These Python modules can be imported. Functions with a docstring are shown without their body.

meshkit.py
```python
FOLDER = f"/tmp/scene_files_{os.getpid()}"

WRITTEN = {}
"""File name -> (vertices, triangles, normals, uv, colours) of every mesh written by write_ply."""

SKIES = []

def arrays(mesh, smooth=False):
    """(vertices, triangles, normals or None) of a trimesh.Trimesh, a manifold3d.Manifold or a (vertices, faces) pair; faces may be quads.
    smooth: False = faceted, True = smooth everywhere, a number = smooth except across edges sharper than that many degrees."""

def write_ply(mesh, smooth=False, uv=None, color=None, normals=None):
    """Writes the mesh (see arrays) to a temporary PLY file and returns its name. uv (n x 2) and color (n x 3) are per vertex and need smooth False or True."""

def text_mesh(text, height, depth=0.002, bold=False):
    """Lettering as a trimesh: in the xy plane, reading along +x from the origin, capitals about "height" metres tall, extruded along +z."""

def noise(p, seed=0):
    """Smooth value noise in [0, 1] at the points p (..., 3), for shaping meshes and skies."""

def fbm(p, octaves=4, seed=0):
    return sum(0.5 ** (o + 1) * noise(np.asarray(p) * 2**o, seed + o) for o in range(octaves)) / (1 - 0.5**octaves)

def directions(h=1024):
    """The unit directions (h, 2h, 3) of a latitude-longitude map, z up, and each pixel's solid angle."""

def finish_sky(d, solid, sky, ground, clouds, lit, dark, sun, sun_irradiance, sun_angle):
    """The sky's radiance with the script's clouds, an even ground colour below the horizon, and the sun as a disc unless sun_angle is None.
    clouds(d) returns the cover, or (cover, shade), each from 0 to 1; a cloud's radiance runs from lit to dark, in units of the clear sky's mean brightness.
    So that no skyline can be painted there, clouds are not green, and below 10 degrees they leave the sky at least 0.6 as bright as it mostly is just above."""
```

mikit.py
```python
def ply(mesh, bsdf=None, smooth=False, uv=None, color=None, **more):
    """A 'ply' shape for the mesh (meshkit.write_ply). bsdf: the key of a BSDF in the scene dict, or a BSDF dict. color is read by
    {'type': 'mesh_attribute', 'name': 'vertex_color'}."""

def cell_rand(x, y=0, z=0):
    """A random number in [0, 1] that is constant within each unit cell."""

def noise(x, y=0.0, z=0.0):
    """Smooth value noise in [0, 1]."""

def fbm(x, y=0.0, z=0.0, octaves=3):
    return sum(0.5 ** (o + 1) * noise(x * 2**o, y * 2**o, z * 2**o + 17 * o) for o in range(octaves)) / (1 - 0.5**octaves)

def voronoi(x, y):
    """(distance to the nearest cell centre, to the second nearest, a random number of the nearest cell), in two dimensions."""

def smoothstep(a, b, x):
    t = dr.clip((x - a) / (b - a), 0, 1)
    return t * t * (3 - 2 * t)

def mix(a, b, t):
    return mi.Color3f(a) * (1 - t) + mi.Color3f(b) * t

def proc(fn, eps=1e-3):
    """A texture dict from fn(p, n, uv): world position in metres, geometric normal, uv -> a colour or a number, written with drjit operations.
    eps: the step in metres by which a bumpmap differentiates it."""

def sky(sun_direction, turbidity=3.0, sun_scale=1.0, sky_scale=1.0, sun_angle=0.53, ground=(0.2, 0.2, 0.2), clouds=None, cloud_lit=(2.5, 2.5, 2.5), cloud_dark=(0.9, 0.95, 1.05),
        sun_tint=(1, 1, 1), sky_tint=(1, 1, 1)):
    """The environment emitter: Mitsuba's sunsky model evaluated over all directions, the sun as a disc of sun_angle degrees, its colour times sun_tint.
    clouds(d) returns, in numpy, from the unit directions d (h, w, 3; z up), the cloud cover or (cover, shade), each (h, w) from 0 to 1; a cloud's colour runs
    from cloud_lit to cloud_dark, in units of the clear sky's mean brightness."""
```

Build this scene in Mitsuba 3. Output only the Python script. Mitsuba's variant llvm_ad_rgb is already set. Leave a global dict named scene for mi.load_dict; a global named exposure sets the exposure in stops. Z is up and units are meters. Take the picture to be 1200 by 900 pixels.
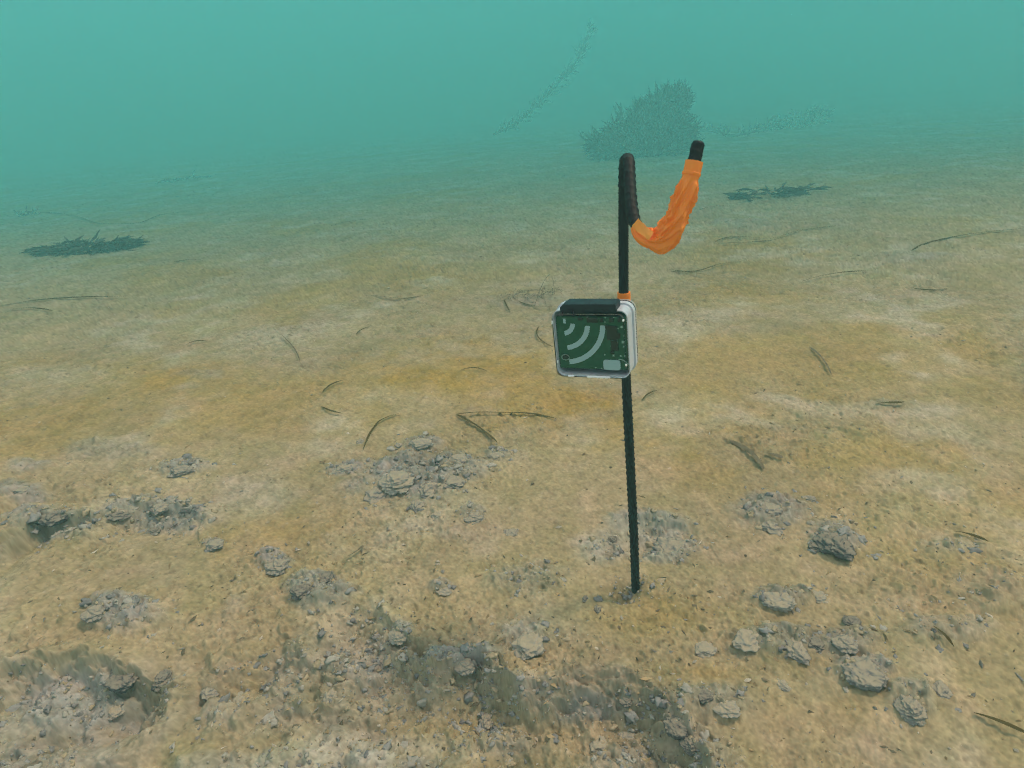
import math, random
import numpy as np, trimesh, manifold3d, shapely
import mitsuba as mi, mikit, meshkit
from shapely.geometry import Polygon, Point, LineString, box as sbox
from shapely import affinity

T = mi.ScalarTransform4f
rng = np.random.default_rng(7)
scene, labels = {}, {}

# ------------------------------------------------------------------ camera, light, exposure
FPX, PITCH, ROLL, EYE = 782.0, math.radians(24.1), math.radians(4.2), np.array([0, 0, 0.438])
_f = np.array([0, math.cos(PITCH), -math.sin(PITCH)])
_u0 = np.array([0, math.sin(PITCH), math.cos(PITCH)])
_r0 = np.array([1.0, 0, 0])
_r = math.cos(ROLL) * _r0 - math.sin(ROLL) * _u0
_u = math.cos(ROLL) * _u0 + math.sin(ROLL) * _r0

exposure = 2.27
scene['camera'] = {
    'type': 'perspective', 'fov': 2 * math.degrees(math.atan(600 / FPX)), 'fov_axis': 'x',
    'near_clip': 0.01, 'far_clip': 200.0,
    'to_world': T().look_at(origin=EYE.tolist(), target=(EYE + _f).tolist(), up=_u.tolist()),
    'medium': {'type': 'ref', 'id': 'sea_water_medium'}}
scene['sky'] = mikit.sky([0.48, 0.17, 0.85], turbidity=3, sun_scale=0.3, sun_angle=10, sun_tint=(1.23, 1.13, 1.06), clouds=lambda d: 1.0,
                         cloud_lit=(1.75, 1.5, 1.62), ground=(0.2, 0.2, 0.2))
# the water is clear over the near bed and gets murkier, in drifts, farther out
_gy, _gx = np.meshgrid(np.linspace(-30, 30, 240), np.linspace(-30, 30, 240), indexing='ij')
_t = np.clip((_gy - .85) / 3.2, 0, 1)
_sig = .09 + .48 * _t * _t * (3 - 2 * _t)
_sig = _sig * (1 + .5 * _t * (meshkit.fbm(np.stack([_gx * .7, _gy * .7, 0 * _gx + .5], -1), 2, 3) - .5))
scene['sea_water_medium'] = {'type': 'heterogeneous', 'sigma_t': {
    'type': 'gridvolume', 'grid': mi.VolumeGrid(np.ascontiguousarray(np.repeat(_sig[None, ..., None], 2, axis=0).astype(np.float32))),
    'to_world': T().translate([-30, -30, -1.2]).scale([60, 60, 4.2])},
                             'albedo': {'type': 'rgb', 'value': [0.34, 0.895, 0.905]}}
# the body of water: one closed box round everything, its top the water surface
scene['haze'] = {'type': 'cube', 'to_world': T().translate([0, 0, 0.9]).scale([30, 30, 2.1]),
                 'bsdf': {'type': 'null'}, 'interior': {'type': 'ref', 'id': 'sea_water_medium'}}
labels['haze'] = {'label': 'turbid turquoise sea water that hides the distance', 'category': 'sea water', 'kind': 'stuff'}


# ------------------------------------------------------------------ helpers
def ray(px, py):
    return _f * FPX + _r * (px - 600) + _u * (450 - py)


def at_depth(px, py, depth):
    return EYE + ray(px, py) / FPX * depth


def at_y(px, py, y):
    d = ray(px, py)
    return EYE + d * ((y - EYE[1]) / d[1])


def flat(px, py, z=0.0):
    d = ray(px, py)
    return EYE + d * ((z - EYE[2]) / d[2])


def sstep(a, b, x):
    t = np.clip((x - a) / (b - a), 0, 1)
    return t * t * (3 - 2 * t)


def n2(x, y, s, seed=0, octaves=1):
    a = 0.6 + seed * 0.7
    c, sn = math.cos(a), math.sin(a)
    p = np.stack([(x * c - y * sn) * s + seed * 3.1, (x * sn + y * c) * s + 5.7 * seed, np.full_like(x, 0.37 * seed)], -1)
    return meshkit.noise(p, seed) if octaves == 1 else meshkit.fbm(p, octaves, seed)


def numbered(name):
    key, k = name, 0
    used = set(labels) | set(scene) | {q.split('__')[0] for q in scene}
    while key in used:
        k += 1
        key = f'{name}_{k:03d}'
    return key


def part(parent, name, mesh, bsdf, smooth=False, label=None, kind=None, **kw):
    base, k = f'{parent}__{name}', 0
    key = base
    while key in scene:
        k += 1
        key = f'{base}_{k:03d}'
    scene[key] = mikit.ply(mesh, bsdf, smooth=smooth, **kw)
    if label or kind:
        labels[key] = {q: v for q, v in (('label', label), ('kind', kind)) if v}
    return key


def thing(name, label, cat, group=None, kind=None):
    key = numbered(name)
    labels[key] = {'label': label, 'category': cat}
    if group: labels[key]['group'] = group
    if kind: labels[key]['kind'] = kind
    return key


def spline(pts, n):
    pts = np.asarray(pts, float)
    if len(pts) == 2:
        t = np.linspace(0, 1, n)[:, None]
        return pts[0] * (1 - t) + pts[1] * t
    from scipy.interpolate import PchipInterpolator
    d = np.r_[0, np.cumsum(np.linalg.norm(np.diff(pts, axis=0), axis=1))]
    from scipy.interpolate import Akima1DInterpolator
    s = np.linspace(0, d[-1], n)
    return np.stack([Akima1DInterpolator(d, pts[:, k])(s) for k in range(3)], 1)


def frames(p):
    t = np.gradient(p, axis=0)
    t /= np.linalg.norm(t, axis=1, keepdims=True)
    a = np.zeros_like(p)
    ref = np.array([0, -1.0, 0.2])
    for i in range(len(p)):
        v = ref - t[i] * (ref @ t[i])
        a[i] = ref = v / np.linalg.norm(v)
    return t, a, np.cross(t, a)


def tube(p, radius, sides=20, cap=True):
    """radius: (n,) or (n, sides), n rings along p."""
    p = np.asarray(p, float)
    n = len(p)
    _, a, b = frames(p)
    ang = np.arange(sides) * 2 * np.pi / sides
    radius = np.asarray(radius, float)
    R = np.broadcast_to(radius if radius.ndim == 0 else radius.reshape(n, -1), (n, sides))
    v = p[:, None] + R[..., None] * (np.cos(ang)[None, :, None] * a[:, None] + np.sin(ang)[None, :, None] * b[:, None])
    i, j = np.meshgrid(np.arange(n - 1), np.arange(sides), indexing='ij')
    q = np.stack([i * sides + j, i * sides + (j + 1) % sides, (i + 1) * sides + (j + 1) % sides, (i + 1) * sides + j], -1).reshape(-1, 4)
    f = np.vstack([q[:, [0, 1, 2]], q[:, [0, 2, 3]]])
    v = v.reshape(-1, 3)
    if cap:
        k = np.arange(sides)
        v = np.vstack([v, p[0], p[-1]])
        f = np.vstack([f, np.stack([(k + 1) % sides, k, np.full(sides, n * sides)], 1),
                       np.stack([(n - 1) * sides + k, (n - 1) * sides + (k + 1) % sides, np.full(sides, n * sides + 1)], 1)])
    m = trimesh.Trimesh(v, f, process=False)
    return m


def rbox(w, d, h, r, seg=6):
    """A box rounded on all edges, centred."""
    s = manifold3d.Manifold.sphere(r, seg * 4)
    pts = [(x, y, z) for x in (-1, 1) for y in (-1, 1) for z in (-1, 1)]
    m = manifold3d.Manifold.batch_hull([s.translate((x * (w / 2 - r), y * (d / 2 - r), z * (h / 2 - r))) for x, y, z in pts])
    g = m.to_mesh()
    return trimesh.Trimesh(g.vert_properties[:, :3], g.tri_verts, process=False)


def rrect(w, h, r, res=8):
    return sbox(-w / 2 + r, -h / 2 + r, w / 2 - r, h / 2 - r).buffer(r, quad_segs=res)


def plate(poly, y0, y1):
    """Polygon in (x, z) extruded from y0 (front) to y1."""
    gs = getattr(poly, 'geoms', [poly])
    m = trimesh.util.concatenate([trimesh.creation.extrude_polygon(g, y1 - y0, engine='earcut') for g in gs])
    v = m.vertices.copy()
    m.vertices = np.stack([v[:, 0], y1 - v[:, 2], v[:, 1]], 1)
    return m


def rgb(*c):
    return {'type': 'rgb', 'value': list(c)}


VC = {'type': 'mesh_attribute', 'name': 'vertex_color'}
scene['silt'] = {'type': 'twosided', 'bsdf': {'type': 'diffuse', 'reflectance': VC}}
scene['stone_surface'] = {'type': 'twosided', 'bsdf': {'type': 'diffuse', 'reflectance': VC}}
scene['black_coating'] = {'type': 'twosided', 'bsdf': {'type': 'principled', 'base_color': rgb(.008, .008, .009), 'roughness': .6, 'specular': .25}}
scene['black_plastic'] = {'type': 'twosided', 'bsdf': {'type': 'principled', 'base_color': rgb(.012, .013, .02), 'roughness': .45, 'specular': .3}}
scene['orange_tape'] = {'type': 'twosided', 'bsdf': {'type': 'principled', 'base_color': mikit.proc(
    lambda p, n, uv: mikit.mix((.97, .22, .016), (.97, .31, .04), mikit.fbm(p[0] * 180, p[1] * 180, p[2] * 180))), 'roughness': .5, 'specular': .35}}
scene['pale_tape'] = {'type': 'twosided', 'bsdf': {'type': 'principled', 'base_color': rgb(.97, .35, .05), 'roughness': .45, 'specular': .4}}  # a paler orange, for the loose tape end alone
scene['frosted_plastic'] = {'type': 'twosided', 'bsdf': {'type': 'principled', 'base_color': rgb(.50, .54, .60), 'roughness': .25, 'specular': .6}}
scene['solid_clear'] = {'type': 'dielectric', 'int_ior': 1.49, 'ext_ior': 1.33}
scene['clear_plastic'] = {'type': 'thindielectric', 'int_ior': 1.49, 'ext_ior': 1.33}
scene['hazy_plastic'] = {'type': 'blendbsdf', 'weight': .24, 'a': {'type': 'thindielectric', 'int_ior': 1.49, 'ext_ior': 1.33},
                         'b': {'type': 'twosided', 'bsdf': {'type': 'principled', 'base_color': rgb(.72, .73, .74), 'roughness': .2, 'specular': .6}}}
scene['board_green'] = {'type': 'twosided', 'bsdf': {'type': 'principled', 'base_color': mikit.proc(
    lambda p, n, uv: mikit.mix((.006, .065, .032), (.012, .10, .05), mikit.fbm(p[0] * 400, p[1] * 400, p[2] * 400))), 'roughness': .4, 'specular': .4}}
scene['board_print'] = {'type': 'twosided', 'bsdf': {'type': 'diffuse', 'reflectance': rgb(.34, .50, .52)}}
scene['chip_black'] = {'type': 'twosided', 'bsdf': {'type': 'principled', 'base_color': rgb(.008, .02, .012), 'roughness': .4}}
scene['solder'] = {'type': 'twosided', 'bsdf': {'type': 'principled', 'base_color': rgb(.25, .38, .33), 'roughness': .4}}
scene['white_glint'] = {'type': 'twosided', 'bsdf': {'type': 'principled', 'base_color': rgb(.9, .9, .92), 'roughness': .2, 'specular': .7}}  # painted glints on the clear edges of the case
scene['seagrass'] = {'type': 'twosided', 'bsdf': {'type': 'diffuse', 'reflectance': mikit.proc(
    lambda p, n, uv: mikit.mix((.055, .045, .016), (.13, .105, .045), mikit.fbm(p[0] * 90, p[1] * 90, p[2] * 90)))}}
scene['dead_leaf'] = {'type': 'twosided', 'bsdf': {'type': 'diffuse', 'reflectance': mikit.proc(
    lambda p, n, uv: mikit.mix((.09, .08, .05), (.24, .20, .13), mikit.fbm(p[0] * 150, p[1] * 150, p[2] * 150)))}}
scene['silted_weed'] = {'type': 'twosided', 'bsdf': {'type': 'diffuse', 'reflectance': rgb(.105, .10, .075)}}
scene['algae'] = {'type': 'twosided', 'bsdf': {'type': 'diffuse', 'reflectance': mikit.proc(
    lambda p, n, uv: mikit.mix((.045, .042, .036), (.10, .09, .07), mikit.fbm(p[0] * 9, p[1] * 9, p[2] * 9)))}}

# ------------------------------------------------------------------ seabed
# patches of exposed grey clay: centre and radii (given on the photograph, laid out on the bed), relief in mm, grey 0..1
PATCH = [
    (485, 560, 70, 34, 7, .9), (530, 545, 45, 25, 5, .7), (405, 548, 26, 8, 4, .8), (495, 518, 26, 10, 5, .7), (585, 530, 22, 10, 4, .5),
    (555, 602, 22, 12, 4, .6), (190, 600, 75, 22, 8, .9), (60, 610, 70, 20, 6, .7), (20, 575, 40, 14, 5, .7), (215, 545, 34, 12, 5, .8),
    (35, 545, 30, 10, 4, .5), (150, 722, 60, 28, 9, .9), (250, 636, 16, 9, 4, .7), (325, 658, 26, 16, 8, .8), (375, 692, 44, 24, 8, .8),
    (90, 810, 110, 40, 6, .9), (30, 880, 80, 40, 7, .7), (255, 830, 40, 26, 7, .5), (470, 745, 26, 20, 5, .8), (520, 775, 70, 14, 5, .9),
    (410, 780, 60, 18, 6, .6), (620, 745, 40, 26, 6, .6), (520, 690, 18, 9, 4, .5), (620, 680, 60, 30, 6, .45), (715, 640, 32, 22, 5, .6),
    (765, 612, 50, 12, 4, .8), (790, 640, 42, 20, 7, .8), (905, 600, 46, 26, 6, .7), (975, 630, 44, 24, 6, .7), (920, 700, 46, 16, 6, .6),
    (920, 750, 70, 22, 6, .6), (1000, 750, 50, 24, 6, .5), (1015, 782, 42, 20, 6, .7), (1070, 815, 44, 30, 6, .5), (835, 820, 60, 26, 6, .5),
    (690, 815, 90, 16, 5, .8), (740, 870, 70, 34, 6, .6), (600, 850, 60, 30, 6, .4), (1120, 640, 50, 14, 4, .35), (1110, 735, 60, 18, 4, .35),
    (450, 880, 130, 18, 2, .75), (300, 890, 90, 20, 3, .5), (235, 437, 30, 6, 3, .35), (315, 385, 34, 12, 3, .2), (620, 350, 60, 12, 4, .3),
    (1040, 475, 40, 8, 3, .35), (370, 430, 40, 14, 3, .2), (130, 525, 60, 12, 4, .35), (660, 370, 26, 10, 3, .2), (1060, 300, 60, 8, 4, .3),
    (870, 262, 40, 10, 5, .35), (300, 565, 60, 20, 2, -.2), (1150, 690, 60, 30, 4, .2)]
# patches of ochre film
OCHRE = [(640, 470, 130, 45, .9), (560, 430, 160, 60, .7), (320, 620, 110, 50, .5), (720, 500, 120, 40, .7), (300, 800, 120, 30, .5), (420, 745, 60, 26, .7),
         (860, 480, 150, 50, .5), (180, 440, 160, 40, .4), (1010, 540, 160, 60, .4), (870, 340, 130, 30, .5), (760, 720, 120, 40, .4), (820, 790, 60, 20, .5), (980, 830, 90, 40, .4)]
PALE = [(440, 885, 150, 24, .75), (300, 905, 120, 24, .5), (760, 630, 70, 30, .5), (690, 640, 30, 26, .5), (480, 470, 60, 24, .3), (330, 400, 70, 24, .3), (560, 760, 50, 8, .4), (640, 735, 60, 34, .35), (1090, 480, 60, 14, .35), (780, 480, 50, 30, .3), (60, 440, 80, 14, .3), (470, 735, 30, 12, .5), (870, 300, 60, 8, .3)]
# the eroded edge that runs across the foreground: photograph points and drop in mm
EDGE = [(-420, 1010, 18), (-150, 860, 22), (0, 788, 24), (60, 764, 26), (115, 768, 28), (168, 788, 30), (215, 786, 16), (290, 770, 9), (360, 752, 8), (425, 722, 8), (440, 712, 12),
        (450, 742, 18), (478, 764, 20), (525, 771, 22), (566, 766, 28), (580, 792, 30), (625, 800, 26), (690, 794, 22), (742, 802, 18), (785, 830, 24), (815, 868, 24), (850, 930, 16), (900, 1040, 8)]
_edge = np.array([flat(a, b)[:2] for a, b, _ in EDGE])
_drop = np.array([c for _, _, c in EDGE]) / 1000
_camera_side = Polygon(np.vstack([_edge, [[2.5, -.6], [-2.5, -.6]]])).buffer(0)
# a second, short overhang at the left, over a trough; and one in the left clay patch
EDGE2 = [(-160, 745, 0), (-60, 672, 22), (0, 632, 27), (45, 606, 30), (92, 597, 22), (125, 604, 0)]
EDGE3 = [(118, 612, 0), (138, 602, 14), (175, 596, 12), (215, 596, 14), (248, 590, 0)]
EDGE4 = [(715, 612, 0), (740, 605, 12), (775, 604, 14), (808, 610, 8), (825, 622, 0)]
def _short(E):
    e = np.array([flat(a, b)[:2] for a, b, _ in E])
    return e, np.array([c for _, _, c in E]) / 1000, Polygon(np.vstack([e, [e[-1] + [.1, -.6], e[0] + [-.1, -.6]]])).buffer(0)
_short_edges = [_short(E) for E in (EDGE2, EDGE3, EDGE4)]


def _ell(px, py, rx, ry):
    c, a, b = flat(px, py)[:2], flat(px + rx, py)[:2], flat(px, py + ry)[:2]
    M = np.linalg.inv(np.stack([a - c, b - c], 1))
    return c, M, max(np.linalg.norm(a - c), np.linalg.norm(b - c))


_patch = [(_ell(*q[:4]), q[4], q[5]) for q in PATCH]
_pale = [(_ell(*q[:4]), q[4]) for q in PALE]
_ochre = [(_ell(*q[:4]), q[4]) for q in OCHRE]


def _soft(x, y, ell, wob, inner=.35):
    (c, M, rad) = ell
    out = np.zeros_like(x)
    k = np.nonzero((np.abs(x - c[0]) < 2.2 * rad) & (np.abs(y - c[1]) < 2.2 * rad))
    if not len(k[0]): return out
    dx, dy = x[k] - c[0], y[k] - c[1]
    e = np.sqrt((M[0, 0] * dx + M[0, 1] * dy) ** 2 + (M[1, 0] * dx + M[1, 1] * dy) ** 2) + wob[k]
    out[k] = 1 - sstep(inner, 1.15, e)
    return out


def edge_field(x, y, edge, drops, side, power=-2.0):
    """Signed distance to an eroded edge (positive on the camera's side) and the drop there."""
    best, sign, drop = np.full_like(x, 9.0), np.ones_like(x), np.zeros_like(x)
    near = np.nonzero((y < 1.0) & (np.abs(x) < 1.3) & (y > -.3))
    if not len(near[0]): return best, drop
    X, Y = x[near], y[near]
    b, dr, ws = np.full(X.shape, 9.0), np.zeros(X.shape), np.full(X.shape, 1e-12)
    for p, q, da, db in zip(edge[:-1], edge[1:], drops[:-1], drops[1:]):
        L = q - p
        t = np.clip(((X - p[0]) * L[0] + (Y - p[1]) * L[1]) / (L @ L), 0, 1)
        dx, dy = X - p[0] - t * L[0], Y - p[1] - t * L[1]
        d = np.hypot(dx, dy)
        b = np.minimum(b, d)
        w_ = np.linalg.norm(L) * (d + .004) ** power
        dr, ws = dr + w_ * (da + (db - da) * t), ws + w_
    s = np.where(shapely.contains_xy(side, X, Y), 1.0, -1.0)
    best[near], sign[near], drop[near] = b, s, dr / ws
    return best * sign, drop


def bed(x, y):
    """(height, colour) of the seabed at world x, y."""
    x, y = np.asarray(x, float), np.asarray(y, float)
    rr = np.hypot(x, y)
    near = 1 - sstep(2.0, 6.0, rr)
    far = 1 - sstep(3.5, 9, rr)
    wx, wy = n2(x, y, 14, 1, 3) - .5, n2(x, y, 14, 2, 3) - .5
    wob = .9 * (n2(x, y, 38, 3, 3) - .5) + .9 * (n2(x, y, 11, 4, 2) - .5)
    grey, relief = np.zeros_like(x), np.zeros_like(x)
    for ell, amp, g in _patch:
        m = _soft(x, y, ell, wob)
        grey = np.maximum(grey, m * g) if g > 0 else grey
        relief = np.maximum(relief, m * amp)
    och = np.zeros_like(x)
    for ell, g in _ochre:
        och = np.maximum(och, g * _soft(x, y, ell, wob, 0.0))
    # broad form
    flatten = 1 - sstep(6, 10, rr)
    z = (.016 * (n2(x, y, 1.7, 5, 2) - .5) + .012 * (n2(x, y, 5.5, 6, 2) - .5) + .06 * (n2(x, y, .35, 7) - .5) * sstep(1.5, 5, rr)) * flatten
    z += 2.75 * sstep(8.5, 15, y)          # the far bank of the basin
    # eroded edges
    ex, ey = x + .045 * wx, y + .045 * wy
    e28 = n2(x, y, 28, 16, 3) - .5
    d, drop = edge_field(ex, ey, _edge, _drop, _camera_side)
    d = d + .030 * e28
    z -= .88 * drop * sstep(-.006, .026, d) * (1 - .62 * sstep(.03, .17, d))
    z += .006 * np.exp(-(d / .016) ** 2) * sstep(.004, -.004, d) * sstep(.008, .016, drop)
    face = np.exp(-((d - .012) / .018) ** 2) * sstep(.010, .022, drop) * sstep(.30, .62, n2(x, y, 45, 25, 3) + .12)
    for ed_, dr_, sd_ in _short_edges:
        d2, drop2 = edge_field(ex, ey, ed_, dr_, sd_, -5.0)
        d2 = d2 + .016 * e28
        z -= drop2 * sstep(-.004, .014, d2) * (1 - sstep(.012, .085, d2))
        face = np.maximum(face, np.exp(-((d2 - .008) / .014) ** 2) * sstep(.004, .014, drop2))
    fore = sstep(-.030, .008, d + .05 * wx) * (1 - sstep(.28, .42, d))
    bil = np.abs(2 * n2(x, y, 15, 26, 3) - 1)
    z += fore * .030 * (bil - .22)
    relief = np.maximum(relief, 8 * face)
    # from here on the pattern follows the slope instead of being stretched down it
    Y0, y = y, y + 1.1 * z * near
    lump = n2(x, y, 24, 8, 3)
    rough = sstep(.42, .68, n2(x, y, 6.0, 9, 3)) * .8 + .2
    rough = np.maximum(rough, np.clip(relief / 5, 0, 1))
    z += .0065 * (lump - .5) * far * flatten
    mid = n2(x, y, 75, 10, 3)
    z += (.0022 + .0034 * rough) * (mid - .5) * far * flatten
    fine = n2(x, y, 260, 11, 3)
    z += (.0024 + .0036 * rough) * (fine - .5) * near
    # crumbs and pits
    cr = n2(x, y, 105, 12, 2)
    z += (.0042 * rough * sstep(.58, .78, cr) - .0022 * rough * sstep(.62, .84, n2(x, y, 140, 13, 2))) * flatten
    # relief of exposed clay: broken ridges
    rid = 1 - np.abs(2 * n2(x + .02 * wx, y + .02 * wy, 34, 14, 3) - 1)
    rid2 = 1 - np.abs(2 * n2(x, y, 90, 15, 2) - 1)
    z += relief / 1000 * (.8 * rid ** 2 + 1.1 * (rid2 - .45) + .9 * (mid - .5) + .2)
    bil2 = np.abs(2 * n2(x, y, 38, 27, 3) - 1)
    z += fore * (.010 * (bil2 - .22) + .003 * (mid - .5))
    # a slow swell of low lumps over the near bed
    z += near * .010 * rough * (np.abs(2 * n2(x, y, 17, 28, 3) - 1) - .22)
    y = Y0
    # hollow where the stake goes in, scoured dip by it
    sx, sy = stake_base[0], stake_base[1]
    z -= .013 * np.exp(-(((x - sx + .014) / .018) ** 2 + ((y - sy + .006) / .012) ** 2)) - .006 * np.exp(-(((x - sx - .012) / .012) ** 2 + ((y - sy + .002) / .010) ** 2))
    c = flat(760, 632)
    z -= .012 * np.exp(-(((x - c[0]) / .055) ** 2 + ((y - c[1]) / .028) ** 2))
    for px, py, w1, w2, a, dp in ((20, 590, .05, .016, .6, .012), (135, 815, .07, .022, .5, .018)):
        c = flat(px, py)
        u1 = (x - c[0]) * math.cos(a) + (y - c[1]) * math.sin(a)
        u2 = -(x - c[0]) * math.sin(a) + (y - c[1]) * math.cos(a)
        z -= dp * np.exp(-(u1 / w1) ** 2 - (u2 / w2) ** 2)
    # colour: silt film over grey clay
    y = y + 1.1 * z * near
    A = lambda *q: np.array(q)
    tone = n2(x, y, 3.1, 17, 3)
    t2 = n2(x, y, 17, 18, 3)
    och = np.clip(1.35 * och * (.55 + .9 * (t2 - .2)) + .55 * sstep(.52, .72, tone), 0, 1)[..., None]
    col = A(.385, .308, .178) * (1 - och) + A(.385, .262, .080) * och
    pale = (sstep(.50, .74, n2(x, y, 8, 19, 3)) * .55 * (.4 + sstep(.4, .65, t2)))[..., None]
    col = col * (1 - pale) + A(.47, .405, .285) * pale
    grey = np.maximum(grey, fore * .55 * sstep(.40, .62, n2(x, y, 10, 29, 3)))
    g = np.clip(np.maximum(grey * (.55 + .8 * (rid2 - .25)), face * .45), 0, 1)
    g = np.maximum(g, .25 * sstep(.60, .76, n2(x, y, 21, 20, 3)) * rough)[..., None]
    gcol = A(.215, .218, .205) * (1 - t2[..., None]) + A(.40, .395, .35) * t2[..., None]
    col = col * (1 - .9 * g) + gcol * .9 * g
    for ell, gg in _pale:
        m = (gg * _soft(x, y, ell, wob, 0.1))[..., None]
        col = col * (1 - m) + A(.50, .46, .36) * m
    fl = sstep(.66, .82, n2(x, y, 150, 21, 2)) * (.25 + .5 * rough)
    fl2 = sstep(.60, .78, n2(x, y, 70, 22, 4)) * .30 * rough
    dk = np.clip(fl + fl2, 0, .8)[..., None]
    col = col * (1 - dk) + A(.15, .125, .080) * dk
    q3 = np.stack([x, y, z], -1)
    v3 = meshkit.fbm(q3 * 130 + 3.3, 3, 31) - .5
    col = col * (1 + .35 * near * v3)[..., None]
    wl = (sstep(.70, .86, n2(x, y, 170, 23, 2)) * .5)[..., None]
    col = col * (1 - wl) + A(.52, .45, .33) * wl
    grain = n2(x, y, 420, 24, 2)
    jit = n2(x, y, 560, 37) - .5
    col = col * (1 + (.30 * (fine - .5) + .50 * (grain - .5) + .40 * jit + .25 * (mid - .5)) * (.25 + .75 * near))[..., None]
    h1, h2, h3 = n2(x, y, 13, 34, 4) - .5, n2(x, y, 47, 35, 3) - .5, n2(x, y, 8, 36, 3) - .5
    col = col * np.stack([1 + .13 * h1 + .08 * h2, 1 - .04 * h1 + 0 * h2, 1 + .18 * h1 + .20 * h2], -1)
    col = col * (1 + .38 * h3 + .28 * h2)[..., None]
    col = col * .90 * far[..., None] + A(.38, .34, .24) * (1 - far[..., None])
    return z, col


stake_base = flat(745, 690)


def ground(px, py):
    """Where the sight line through a photograph point meets the seabed."""
    zz = np.linspace(.09, -.09, 120)
    d = ray(px, py)
    if d[2] > -20:                                   # almost level: the far bed
        zz = np.linspace(.06, -.06, 120)
    P = EYE + d * ((zz - EYE[2]) / d[2])[:, None]
    hit = np.nonzero(bed_z(P) >= zz)[0]
    k = hit[0] if len(hit) else len(zz) - 1
    p = P[k].copy()
    p[2] = bed_z(p)[0]
    return p


def bed_z(P):
    P = np.atleast_2d(P)
    return bed(P[:, 0], P[:, 1])[0]


r = np.concatenate([np.geomspace(.02, .24, 24)[:-1], np.exp(np.arange(math.log(.24), math.log(1.6), .0031)), np.exp(np.arange(math.log(1.6), math.log(6), .0078)), np.geomspace(6, 26, 50)])
dense = np.linspace(-math.radians(61), math.radians(61), 1150)
th = np.concatenate([dense, np.linspace(math.radians(61), 2 * math.pi - math.radians(61), 62)[1:-1]])
R, TH = np.meshgrid(r, th, indexing='ij')
X, Y = R * np.sin(TH), R * np.cos(TH)
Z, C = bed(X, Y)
nr, nt = X.shape
V = np.stack([X, Y, Z], -1).reshape(-1, 3)
i, j = np.meshgrid(np.arange(nr - 1), np.arange(nt), indexing='ij')
q = np.stack([i * nt + j, i * nt + (j + 1) % nt, (i + 1) * nt + (j + 1) % nt, (i + 1) * nt + j], -1).reshape(-1, 4)[:, ::-1]
k = np.arange(nt)
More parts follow.
